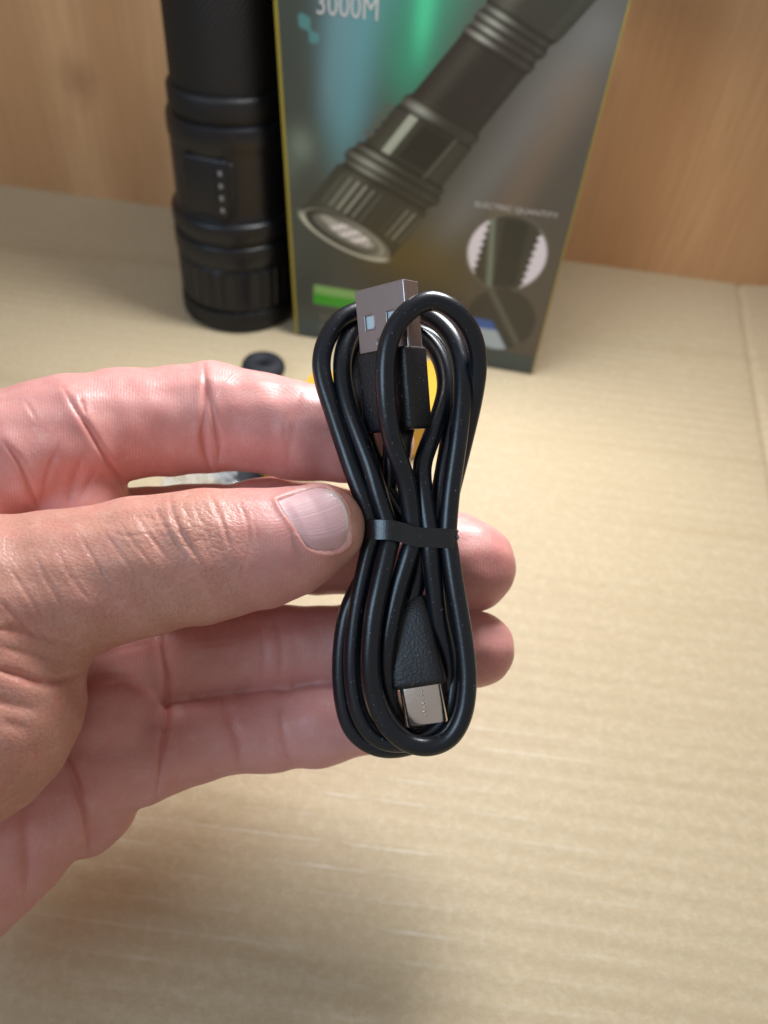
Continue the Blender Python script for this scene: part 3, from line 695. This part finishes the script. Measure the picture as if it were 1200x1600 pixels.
def build_tie():
    # flat strap wrapped round the bundle
    front = [(571, 827, 148.6), (578, 827, 146.6), (590, 827.5, 145.6), (609, 828, 145.0), (628, 832, 145.2), (648, 838.5, 145.2), (670, 840, 145.4), (694, 841, 145.6), (708, 842, 146.6), (713, 842, 148.6)]
    back = [(713, 842, 151.5), (708, 842, 154.4), (696, 841, 156), (660, 838, 156.4), (610, 830, 156.2), (585, 828, 155), (573, 827, 152.2)]
    P = smooth_path([hold(*p) for p in front+back+front[:1]], 6)[:-1]
    n = len(P); T = np.roll(P, -1, 0)-np.roll(P, 1, 0); T /= np.linalg.norm(T, axis=1)[:, None]
    Yv = np.array([0, 1.0, 0]); V = []; F = []
    for i in range(n):
        wv = unit(Yv - T[i]*(T[i]@Yv)); nn = np.cross(T[i], wv)
        for s, t in ((-1.85, -.18), (1.85, -.18), (1.85, .18), (-1.85, .18)): V.append(P[i]+wv*s+nn*t)
    for i in range(n):
        j = (i+1) % n
        for k in range(4): F.append((i*4+k, i*4+(k+1) % 4, j*4+(k+1) % 4, j*4+k))
    o = empty('cable_tie', tuple(at(640, 835, 147)))
    tag(o, 'flat black plastic tie wrapped round the middle of the cable', 'cable tie')
    base = np.array(o.location)
    link('strap', mesh_of('strap', to_world(np.array(V))-base, F), M_tie, o, smooth=False)
    # torn welded end
    E = [(712, 826, 148.2), (717, 829, 147.2), (715, 834, 147.4), (718, 840, 147.0), (714, 845, 147.6), (716, 852, 147.4), (712, 857, 148.2)]
    V = []; F = []
    for k, e in enumerate(E): V += [hold(e[0]-4, e[1], e[2]+0.2), hold(*e), hold(e[0], e[1], e[2]+.35), hold(e[0]-4, e[1], e[2]+.5)]
    for k in range(len(E)-1):
        for q in range(4): F.append((k*4+q, k*4+(q+1) % 4, (k+1)*4+(q+1) % 4, (k+1)*4+q))
    link('torn_end', mesh_of('torn_end', to_world(np.array(V))-base, F), simple('torn_plastic', (0.16, 0.15, 0.16, 1), 0.5), o, smooth=False)
build_tie()

# ------------------------------------------------------------------ the hand: one implicit surface, polygonised
def smin(a, b, k):
    if k <= 0: return np.minimum(a, b)
    h = np.maximum(k-np.abs(a-b), 0)/k
    return np.minimum(a, b) - h*h*k*0.25
def capsule(P, a, b, ra, rb):
    ab = b-a; t = np.clip(((P-a)@ab)/(ab@ab), 0, 1)
    return np.linalg.norm(P-a-t[:, None]*ab, axis=1) - (ra+(rb-ra)*t)
def chain(P, nodes, k=2.0):
    q = [(hold(*n[:3]), n[3]) for n in nodes]; d = None
    for (a, ra), (b, rb) in zip(q[:-1], q[1:]):
        c = capsule(P, a, b, ra, rb); d = c if d is None else smin(d, c, k)
    return d
def ellip(P, c, rx, ry, rz, ang=0.0):
    q = P-hold(*c); ca, sa = math.cos(math.radians(ang)), math.sin(math.radians(ang))
    x = q[:, 0]*ca+q[:, 1]*sa; y = -q[:, 0]*sa+q[:, 1]*ca
    k0 = np.sqrt((x/rx)**2+(y/ry)**2+(q[:, 2]/rz)**2); k1 = np.sqrt((x/rx**2)**2+(y/ry**2)**2+(q[:, 2]/rz**2)**2)
    return np.where(k1 > 1e-9, k0*(k0-1)/np.maximum(k1, 1e-9), -min(rx, ry, rz))

THUMB = [(502, 824, 148, 8.5), (455, 846, 147, 9.6), (400, 858, 145.5, 10.8), (320, 869, 143.5, 12.0), (220, 885, 141, 12.2), (90, 918, 137, 13.3), (-60, 950, 131, 15.5), (-220, 1010, 126, 19)]
INDEX = [(585, 690, 167.5, 8.6), (540, 685, 167.5, 9.4), (470, 674, 167, 10.3), (400, 660, 167, 10.5), (330, 652, 167, 11.6), (270, 658, 165, 11.3), (200, 662, 161, 11.2), (110, 680, 155, 11.8), (20, 710, 150, 12.5)]
MIDDLE = [(734, 884, 173, 10.3), (690, 874, 175, 11.0), (600, 855, 177, 11.2), (500, 842, 179, 12.2), (420, 836, 180, 12.8), (300, 842, 176, 12.0), (140, 850, 166, 12.0), (20, 850, 158, 13)]
RING = [(744, 1014, 172, 8.45), (700, 1010, 173.5, 8.9), (560, 1007, 175, 9.0), (430, 1014, 175, 9.6), (340, 1022, 173, 9.6), (230, 1034, 168, 10.4), (120, 1040, 162, 11.5)]
PINKY = [(578, 1116, 170, 8.3), (500, 1130, 170.5, 9.0), (420, 1138, 170.5, 9.1), (350, 1143, 169, 8.8), (290, 1155, 167, 9.6), (230, 1170, 164, 10.8), (150, 1190, 159, 12)]
def sdf_thumb(P):
    d = chain(P, THUMB, 3)
    d = smin(d, ellip(P, (-10, 1070, 134), 14.6, 17.0, 15, 0), 3.5)       # thenar
    d = smin(d, ellip(P, (-110, 1120, 131), 22, 21, 19, 20), 8)
    d = smin(d, ellip(P, (300, 850, 142.5), 7.0, 9.0, 11.2), 2)          # knuckle
    return d
def sdf_palm(P):
    d = ellip(P, (164, 1125, 161), 11.4, 15.0, 12.8, 14)                 # pad under ring and little finger
    d = smin(d, ellip(P, (215, 1010, 168), 6.2, 8.5, 9, 0), 4)
    d = smin(d, ellip(P, (138, 1252, 160), 10.0, 11.5, 11, 30), 4)
    d2 = chain(P, [(62, 1252, 154, 13.3), (-20, 1306, 151, 15), (-120, 1395, 148, 17)], 5)       # little-finger side of the palm
    d = smin(d, d2, 1.0)
    core = chain(P, [(60, 900, 164, 14), (-80, 1000, 160, 18), (-150, 1200, 152, 22), (-260, 1320, 146, 25)], 8)
    core = smin(core, chain(P, [(20, 1100, 164, 14), (-150, 1150, 158, 20)], 5), 8)
    d = smin(d, core, 5)
    pad = ellip(P, (62, 690, 153.5), 12.0, 11.5, 11.5, 25)                 # pad under the index finger
    pad = smin(pad, ellip(P, (120, 790, 158), 10.5, 12, 11.5, 0), 5)
    d = smin(d, pad, 4)
    web = ellip(P, (-40, 790, 147), 9.5, 14, 12, 25)                     # fold of the thumb web
    d = smin(d, web, 1.5)
    arm = chain(P, [(-240, 1120, 140, 27), (-420, 1330, 132, 28), (-800, 1700, 120, 30)], 10)
    return smin(d, arm, 14)
def sdf_hand(P):
    d = sdf_palm(P)
    d = smin(d, chain(P, INDEX, 2.0), 1.2)
    f = chain(P, MIDDLE, 3); f = smin(f, chain(P, RING, 2), 0.5); f = smin(f, chain(P, PINKY, 2), 0.5)
    d = smin(d, f, 1.0)
    return np.maximum(smin(d, sdf_thumb(P), 0.6), -108.0-P[:, 0])

def surface_nets(fn, lo, hi, h):
    n = [int(math.ceil((b-a)/h))+1 for a, b in zip(lo, hi)]
    ax = [lo[i]+h*np.arange(n[i]) for i in range(3)]
    # coarse pass: only blocks near the surface are sampled finely
    B = 5; nb = [-(-k//B) for k in n]
    cc = [lo[i]+h*(B*np.arange(nb[i])+B/2-0.5) for i in range(3)]
    G = np.stack([g.ravel() for g in np.meshgrid(*cc, indexing='ij')], 1)
    dc = fn(G); near = np.abs(dc) < 0.87*B*h*1.25+1.5
    full = np.repeat(np.repeat(np.repeat(dc.reshape(nb), B, 0), B, 1), B, 2)[:n[0], :n[1], :n[2]]
    D = full.astype(np.float32)
    mask = np.repeat(np.repeat(np.repeat(near.reshape(nb), B, 0), B, 1), B, 2)[:n[0], :n[1], :n[2]]
    ix = np.argwhere(mask); vals = np.empty(len(ix), np.float32)
    for i in range(0, len(ix), 200000): vals[i:i+200000] = fn(np.array(lo)+h*ix[i:i+200000])
    D[mask] = vals
    S = D < 0
    cs = np.zeros([k-1 for k in n], np.int8)
    for a in (0, 1):
        for b in (0, 1):
            for c in (0, 1): cs += S[a:n[0]-1+a, b:n[1]-1+b, c:n[2]-1+c]
    act = (cs > 0) & (cs < 8)
    cid = -np.ones(act.shape, np.int64); ii = np.argwhere(act); cid[act] = np.arange(len(ii))
    acc = np.zeros((len(ii), 3)); wt = np.zeros(len(ii))
    corners = [(a, b, c) for a in (0, 1) for b in (0, 1) for c in (0, 1)]
    for p in corners:
        for q in corners:
            if p < q and sum(abs(p[k]-q[k]) for k in range(3)) == 1:
                d0 = D[tuple((ii+p).T)]; d1 = D[tuple((ii+q).T)]; mk = (d0 < 0) != (d1 < 0)
                t = np.where(mk, d0/np.where(mk, d0-d1, 1), 0)[:, None]
                acc += np.where(mk[:, None], np.array(p)+(np.array(q)-np.array(p))*t, 0); wt += mk
    V = np.array(lo) + h*(ii + acc/wt[:, None])
    Fs = []
    for k in range(3):
        a, b = [(1, 2), (2, 0), (0, 1)][k]
        sl0 = [slice(None)]*3; sl1 = [slice(None)]*3; sl0[k] = slice(0, -1); sl1[k] = slice(1, None)
        A, B = S[tuple(sl0)], S[tuple(sl1)]
        e = np.argwhere(A != B); e = e[(e[:, a] > 0) & (e[:, b] > 0) & (e[:, a] < n[a]-1) & (e[:, b] < n[b]-1)]
        flip = A[tuple(e.T)]
        def cell(da, db): c = e.copy(); c[:, a] -= da; c[:, b] -= db; return cid[tuple(c.T)]
        q = np.stack([cell(1, 1), cell(0, 1), cell(0, 0), cell(1, 0)], 1)
        q[~flip] = q[~flip][:, ::-1]
        Fs.append(q)
    return V, np.concatenate(Fs)
def subdivide(V, F):
    """split every quad in four"""
    E = np.concatenate([F[:, [0, 1]], F[:, [1, 2]], F[:, [2, 3]], F[:, [3, 0]]]); Es = np.sort(E, 1)
    u, inv = np.unique(Es, axis=0, return_inverse=True); inv = inv.ravel()
    nv = len(V); M = V[u].mean(1); Cn = V[F].mean(1); nf = len(F)
    e = [nv+inv[i*nf:(i+1)*nf] for i in range(4)]; c = nv+len(u)+np.arange(nf)
    F2 = np.concatenate([np.stack([F[:, i], e[i], c, e[i-1]], 1) for i in range(4)])
    return np.concatenate([V, M, Cn]), F2
def grad(fn, P, h=0.15):
    f0 = fn(P); return np.stack([fn(P+np.eye(3)[i]*h)-f0 for i in range(3)], 1)/h
def px_of(P): return np.stack([600+FPX*P[:, 0]/P[:, 2], 800+FPX*P[:, 1]/P[:, 2]], 1)
def poly_dist(Q, pts, reach=40.0):
    pts = np.asarray(pts, float); lo, hi = pts.min(0)-reach, pts.max(0)+reach
    full = np.full(len(Q), 1e3); sel = np.where((Q[:, 0] > lo[0]) & (Q[:, 0] < hi[0]) & (Q[:, 1] > lo[1]) & (Q[:, 1] < hi[1]))[0]
    Q = Q[sel]; d = np.full(len(Q), 1e3)
    for a, b in zip(pts[:-1], pts[1:]):
        a, b = np.array(a, float), np.array(b, float); ab = b-a
        if ab@ab < 1e-9: continue
        t = np.clip(((Q-a)@ab)/(ab@ab), 0, 1)
        d = np.minimum(d, np.linalg.norm(Q-a-t[:, None]*ab, axis=1))
    full[sel] = d
    return full
# creases: (photo polyline, half width px, depth mm, which: t thumb / f fingers and palm)
CREASES = [
 ([(318, 566), (321, 610), (318, 660), (319, 700), (330, 735)], 4.0, 1.3, 'f'), ([(323, 600), (333, 650), (343, 690), (342, 722)], 4.0, 0.9, 'f'),
 ([(98, 606), (118, 640), (140, 672), (162, 710), (186, 748), (201, 784)], 3.5, 1.0, 'f'), ([(126, 622), (134, 650)], 2.5, 0.5, 'f'),
 ([(40, 626), (56, 655)], 2.2, 0.35, 'f'), ([(5, 690), (30, 722), (46, 760), (60, 800)], 4, 0.9, 'f'),
 ([(92, 690), (74, 740), (62, 790)], 4, 0.5, 'f'), ([(128, 715), (114, 760), (104, 795)], 6, 0.7, 'f'), ([(150, 735), (126, 775), (118, 790)], 4, 0.4, 'f'),
 ([(470, 610), (462, 650), (452, 700), (450, 740)], 7, 0.45, 'f'), ([(448, 640), (443, 690)], 4, 0.25, 'f'),
 ([(252, 985), (250, 1010), (258, 1050), (262, 1085), (258, 1130), (254, 1180), (243, 1245)], 4.5, 1.5, 'f'),
 ([(88, 1150), (110, 1200), (130, 1260), (137, 1310), (138, 1332)], 5, 1.4, 'f'),
 ([(32, 1222), (38, 1280), (42, 1340), (40, 1400)], 9, 0.9, 'f'), ([(160, 1072), (200, 1066), (245, 1080)], 7, 0.5, 'f'), ([(150, 1030), (200, 1012), (240, 1005)], 5, 0.4, 'f'),
 ([(345, 1080), (355, 1120), (370, 1160), (375, 1205)], 6, 0.8, 'f'), ([(358, 1085), (364, 1130), (380, 1175)], 4, 0.4, 'f'), ([(443, 1075), (440, 1120), (446, 1165), (458, 1202)], 5, 0.6, 'f'),
 ([(405, 975), (412, 1010), (408, 1065)], 5, 0.5, 'f'), ([(432, 970), (440, 1010), (436, 1065)], 5, 0.5, 'f'), ([(280, 1012), (330, 1008), (380, 1002)], 2.5, 0.2, 'f'), ([(300, 1034), (350, 1028)], 2.2, 0.15, 'f'),
 # thumb
 ([(265, 772), (270, 800), (282, 830), (300, 858), (318, 884)], 3.2, 0.60, 't'), ([(325, 766), (340, 800), (352, 830), (362, 862)], 2.8, 0.42, 't'),
 ([(372, 780), (386, 815), (388, 850), (374, 908)], 2.2, 0.30, 't'), ([(396, 810), (404, 850)], 2.0, 0.16, 't'), ([(355, 800), (366, 840)], 2.0, 0.16, 't'),
 ([(285, 780), (292, 806), (304, 830)], 1.8, 0.20, 't'), ([(300, 775), (308, 800), (322, 828), (330, 850)], 1.8, 0.22, 't'), ([(240, 782), (252, 812), (272, 846), (296, 876)], 2.4, 0.30, 't'),
 ([(210, 800), (236, 840), (270, 880)], 2.2, 0.26, 't'), ([(185, 812), (210, 850), (246, 892)], 2.2, 0.24, 't'), ([(155, 820), (185, 862), (220, 905)], 2.2, 0.24, 't'), ([(120, 830), (150, 880), (180, 925)], 2.2, 0.22, 't'),
 ([(170, 830), (200, 838), (240, 832)], 1.8, 0.18, 't'), ([(200, 815), (222, 806), (246, 812)], 1.8, 0.2, 't'), ([(215, 830), (250, 822), (280, 826)], 1.6, 0.16, 't'),
 ([(86, 850), (110, 900), (150, 950)], 2.4, 0.22, 't'), ([(50, 860), (80, 920), (110, 960)], 2.6, 0.24, 't'), ([(10, 880), (50, 940), (85, 985)], 2.6, 0.24, 't'), ([(-10, 930), (30, 970), (60, 1000)], 2.6, 0.24, 't'),
 ([(-20, 985), (30, 985), (80, 998), (130, 1012)], 5, 0.55, 't'), ([(-20, 1042), (30, 1055), (60, 1066), (90, 1066), (124, 1052)], 5.5, 1.3, 't'), ([(-20, 1092), (30, 1104), (60, 1110)], 7, 0.6, 't'), ([(0, 1128), (45, 1140)], 7, 0.45, 't'), ([(0, 1010), (50, 1024), (90, 1032)], 4, 0.4, 't'),
]
NAIL = dict(cut=[(433, 780), (442, 797), (457, 820), (470, 842), (480, 855)], tip=[(503, 760), (522, 771), (536, 788), (543, 812), (543, 846)],
            top=[(433, 780), (465, 768), (490, 760), (503, 760)], bot=[(480, 855), (495, 861), (515, 862), (532, 857), (543, 846)])

def taper_dist(Q, pts, wd):
    # distance to the crease, growing towards its ends so that it fades out
    d = poly_dist(Q, pts, wd*7); sel = np.where(d < wd*7)[0]
    if len(sel):
        L = np.linalg.norm(np.diff(pts, axis=0), axis=1).sum(); e = np.minimum(np.linalg.norm(Q[sel]-pts[0], axis=1), np.linalg.norm(Q[sel]-pts[-1], axis=1))
        d[sel] = d[sel] + wd*1.3*np.clip(1-e/(0.30*L), 0, 1)**1.5
    return d
def resample(pts, n):
    P = smooth_path([np.array(p, float) for p in pts], 10); s = np.concatenate([[0], np.cumsum(np.linalg.norm(np.diff(P, axis=0), axis=1))]); s /= s[-1]
    t = np.linspace(0, 1, n); return np.stack([np.interp(t, s, P[:, k]) for k in range(2)], 1)
def march(fn, Q, d0=120.0, it=60):
    D = np.stack([(Q[:, 0]-600)/FPX, (Q[:, 1]-800)/FPX, np.ones(len(Q))], 1); Ln = np.linalg.norm(D, axis=1); d = np.full(len(Q), d0)
    for _ in range(it): d += fn(D*d[:, None])*0.8/Ln
    return D*d[:, None]

def build_hand():
    lo = (-112.0, -38.0, 84.0); hi = (34.0, 118.0, 196.0)
    V, F = surface_nets(sdf_hand, lo, hi, 1.4)
    def keep_x(V): return V[:, 0] > -146
    for lvl in range(2):
        if lvl: V, F = subdivide(V, F)
        for _ in range(2):
            g = grad(sdf_hand, V); s = sdf_hand(V); V = V - np.clip(s/np.maximum((g*g).sum(1), 0.25), -0.8, 0.8)[:, None]*g
        # relax a little along edges to even out the net
        E = np.concatenate([F[:, [0, 1]], F[:, [1, 2]], F[:, [2, 3]], F[:, [3, 0]]]); acc = np.zeros_like(V); c = np.zeros(len(V))
        np.add.at(acc, E[:, 0], V[E[:, 1]]); np.add.at(acc, E[:, 1], V[E[:, 0]]); np.add.at(c, E[:, 0], 1); np.add.at(c, E[:, 1], 1)
        V = 0.5*V + 0.5*np.where(c[:, None] > 0, acc/np.maximum(c, 1)[:, None], V)
    # third level only where the camera is close: whole mesh once more
    V, F = subdivide(V, F)
    g = grad(sdf_hand, V, 0.3); N = g/np.maximum(np.linalg.norm(g, axis=1), 1e-6)[:, None]
    dt = sdf_thumb(V); dthumb = np.clip(1-dt/2.5, 0, 1)
    Q = px_of(V); view = -(N*V).sum(1)/np.linalg.norm(V, axis=1); fr = np.clip((view+0.1)/0.35, 0, 1)
    disp = np.zeros(len(V)); red = np.zeros(len(V))
    for pts, wd, dp, wh in CREASES:
        wd *= 1.2
        m = taper_dist(Q, resample(pts, 12), wd); sel = (dthumb > 0.5) if wh == 't' else (dthumb <= 0.5)
        gk = np.exp(-(m/wd)**2); lip = np.exp(-((m-2.4*wd)/(1.6*wd))**2)
        dp = dp*(0.52 if wh == 't' else 0.44); disp += np.where(sel, (-dp*gk + 0.25*dp*lip)*fr, 0)
        red += np.where(sel, min(dp*2, 1.2)*gk*fr, 0)
    # nail bed: sunken seat with a raised fold round it
    outl = np.concatenate([resample(NAIL['cut'], 10)[::-1], resample(NAIL['top'], 10), resample(NAIL['tip'], 12), resample(NAIL['bot'], 10)[::-1]])
    m = poly_dist(Q, outl); ins = np.zeros(len(Q), bool)
    for a, b in zip(outl, np.roll(outl, -1, 0)):
        cr = ((a[1] > Q[:, 1]) != (b[1] > Q[:, 1])) & (Q[:, 0] < (b[0]-a[0])*(Q[:, 1]-a[1])/(b[1]-a[1]+1e-12)+a[0]); ins ^= cr
    nm = (dthumb > 0.5)*fr; sd = np.where(ins, -m, m)
    disp += nm*np.where(ins, -0.45*np.clip(m/2.5, 0, 1), 0)
    lipw = np.exp(-((sd-4)/3.5)**2)*(0.28 + 0.22*(Q[:, 1] > 835)); disp += nm*lipw*np.where(Q[:, 0] > 548, 0.0, 1)
    # low relief in the flesh
    rs = sum(np.sin(V@np.array(k)+ph) for k, ph in (((.5, .31, .2), 1.), ((-.3, .62, .4), 2.), ((.83, -.5, .1), .3), ((.2, .9, -.7), 4.)))/2.5
    disp = disp + 0.16*rs
    V = V + N*disp[:, None]
    # intrinsic colour: palm pink, back of the thumb tanned, finger ends and creases redder
    pink = np.array([0.67, 0.33, 0.305]); tan = np.array([0.60, 0.305, 0.235]); redc = np.array([0.60, 0.20, 0.165]); pale = np.array([0.72, 0.45, 0.36])
    back = np.clip((dthumb-0.3)/0.5, 0, 1)
    w_d = np.clip((430-Q[:, 0])/120, 0, 1)*back
    col = pink[None]*(1-w_d[:, None]) + tan[None]*w_d[:, None]
    tipz = np.exp(-((Q[:, 0]-775)/45)**2-((Q[:, 1]-880)/40)**2)*0.5 + np.exp(-((Q[:, 0]-770)/50)**2-((Q[:, 1]-1020)/45)**2)*0.25
    tipz += 0.25*np.exp(-((Q[:, 0]-130)/70)**2-((Q[:, 1]-720)/50)**2) + 0.2*np.exp(-((Q[:, 0]-400)/60)**2-((Q[:, 1]-690)/40)**2)
    tipz *= (dthumb < 0.5)
    col = col*(1-tipz[:, None]) + np.array([0.66, 0.22, 0.20])*tipz[:, None]
    rd = np.clip(red*0.45, 0, 0.5)[:, None]; col = col*(1-rd) + redc*rd
    tt = (np.exp(-((Q[:, 0]-560)/18)**2)*back)[:, None]*0.6; col = col*(1-tt) + np.array([0.70, 0.45, 0.33])*tt
    dorsal = np.clip((440-Q[:, 0])/80, 0, 1)*back
    # ridge phase: arcs round each pad
    ridge = Q[:, 0]*1.3 + 0.0*Q[:, 1]
    for cx, cy, rad in ((740, 885, 110), (745, 1015, 100), (470, 690, 150), (200, 1000, 200)):
        dd = np.hypot(Q[:, 0]-cx, Q[:, 1]-cy); ridge = np.where(dd < rad, np.hypot(Q[:, 0]-cx+55, (Q[:, 1]-cy)*0.8)*1.3, ridge)
    W = to_world(V); base = at(200, 1000, 150)
    me = fast_mesh('hand', W-base, F)
    def attr(m, name, data):
        a = m.attributes.new(name, 'FLOAT', 'POINT'); a.data.foreach_set('value', np.asarray(data, np.float32))
    ca = me.color_attributes.new('tone', 'FLOAT_COLOR', 'POINT'); ca.data.foreach_set('color', np.concatenate([col, np.ones((len(col), 1))], 1).astype(np.float32).ravel())
    attr(me, 'knuckle', np.exp(-((Q[:, 0]-298)/62)**2-((Q[:, 1]-828)/52)**2)); attr(me, 'dorsal', dorsal); attr(me, 'ridge', ridge)
    o = link('hand', me, M_skin); o.location = base
    tag(o, 'left hand, palm to the viewer, pinching the coiled cable between thumb and fingers', 'hand')
    # thumbnail
    n1, n2 = 34, 30
    c0, c1 = resample(NAIL['cut'], n2), resample(NAIL['tip'], n2); t0, t1 = resample(NAIL['top'], n1), resample(NAIL['bot'], n1)
    G = np.zeros((n2, n1, 2))
    for j in range(n2):
        v = j/(n2-1)
        for i in range(n1):
            u = i/(n1-1)
            G[j, i] = (1-u)*c0[j]+u*c1[j] + (1-v)*t0[i]+v*t1[i] - ((1-u)*(1-v)*c0[0]+u*(1-v)*c1[0]+(1-u)*v*c0[-1]+u*v*c1[-1])
    q = G.reshape(-1, 2); S = march(sdf_thumb, q); gn = grad(sdf_thumb, S, 0.3); gn /= np.linalg.norm(gn, axis=1)[:, None]
    uu, vv = np.meshgrid(np.linspace(0, 1, n1), np.linspace(0, 1, n2))
    edge = np.minimum(np.minimum(vv, 1-vv)*5, 1).ravel(); cut = np.clip(uu*5, 0, 1).ravel()
    off = -0.30 + 0.42*edge*np.maximum(cut, 0.25) + 0.20*np.clip((uu.ravel()-0.6)/0.4, 0, 1)*edge
    top = S+gn*off[:, None]; botm = top-gn*0.35
    idx = np.arange(n1*n2).reshape(n2, n1)
    F1 = np.stack([idx[:-1, :-1].ravel(), idx[1:, :-1].ravel(), idx[1:, 1:].ravel(), idx[:-1, 1:].ravel()], 1)
    rim = list(idx[0, :-1])+list(idx[:-1, -1])+list(idx[-1, :0:-1])+list(idx[:0:-1, 0]); k = n1*n2
    F2 = [(a, b, b+k, a+k) for a, b in zip(rim, rim[1:]+rim[:1])]
    VV = to_world(np.concatenate([top, botm]))-base
    mn = bpy.data.meshes.new('thumb_nail'); mn.from_pydata(VV.tolist(), [], F1[:, ::1].tolist()+(F1[:, ::-1]+k).tolist()+[tuple(int(x) for x in f) for f in F2]); mn.update()
    bmn = bmesh.new(); bmn.from_mesh(mn); bmesh.ops.recalc_face_normals(bmn, faces=list(bmn.faces)); bmn.to_mesh(mn); bmn.free()
    uf = uu.ravel(); vf = vv.ravel()
    nc = np.array([0.82, 0.47, 0.48])[None]*np.ones((k, 3)); e = np.clip((uf-0.955)/0.02, 0, 1)[:, None]; nc = nc*(1-e)+np.array([0.82, 0.74, 0.66])*e
    lun = np.clip((0.12-uf)/0.1, 0, 1)[:, None]*0.6; nc = nc*(1-lun)+np.array([0.76, 0.58, 0.60])*lun
    rg = np.clip((vf-0.7)/0.3, 0, 1)[:, None]*0.4; nc = nc*(1-rg)+np.array([0.68, 0.38, 0.34])*rg
    nc = np.concatenate([nc, nc])
    ca = mn.color_attributes.new('tone', 'FLOAT_COLOR', 'POINT'); ca.data.foreach_set('color', np.concatenate([nc, np.ones((2*k, 1))], 1).astype(np.float32).ravel())
    attr(mn, 'ridge', np.concatenate([vf, vf]))
    on = link('thumb_nail', mn, M_nail, o); on['label'] = 'short trimmed thumbnail with fine lengthwise ridges'

build_hand()
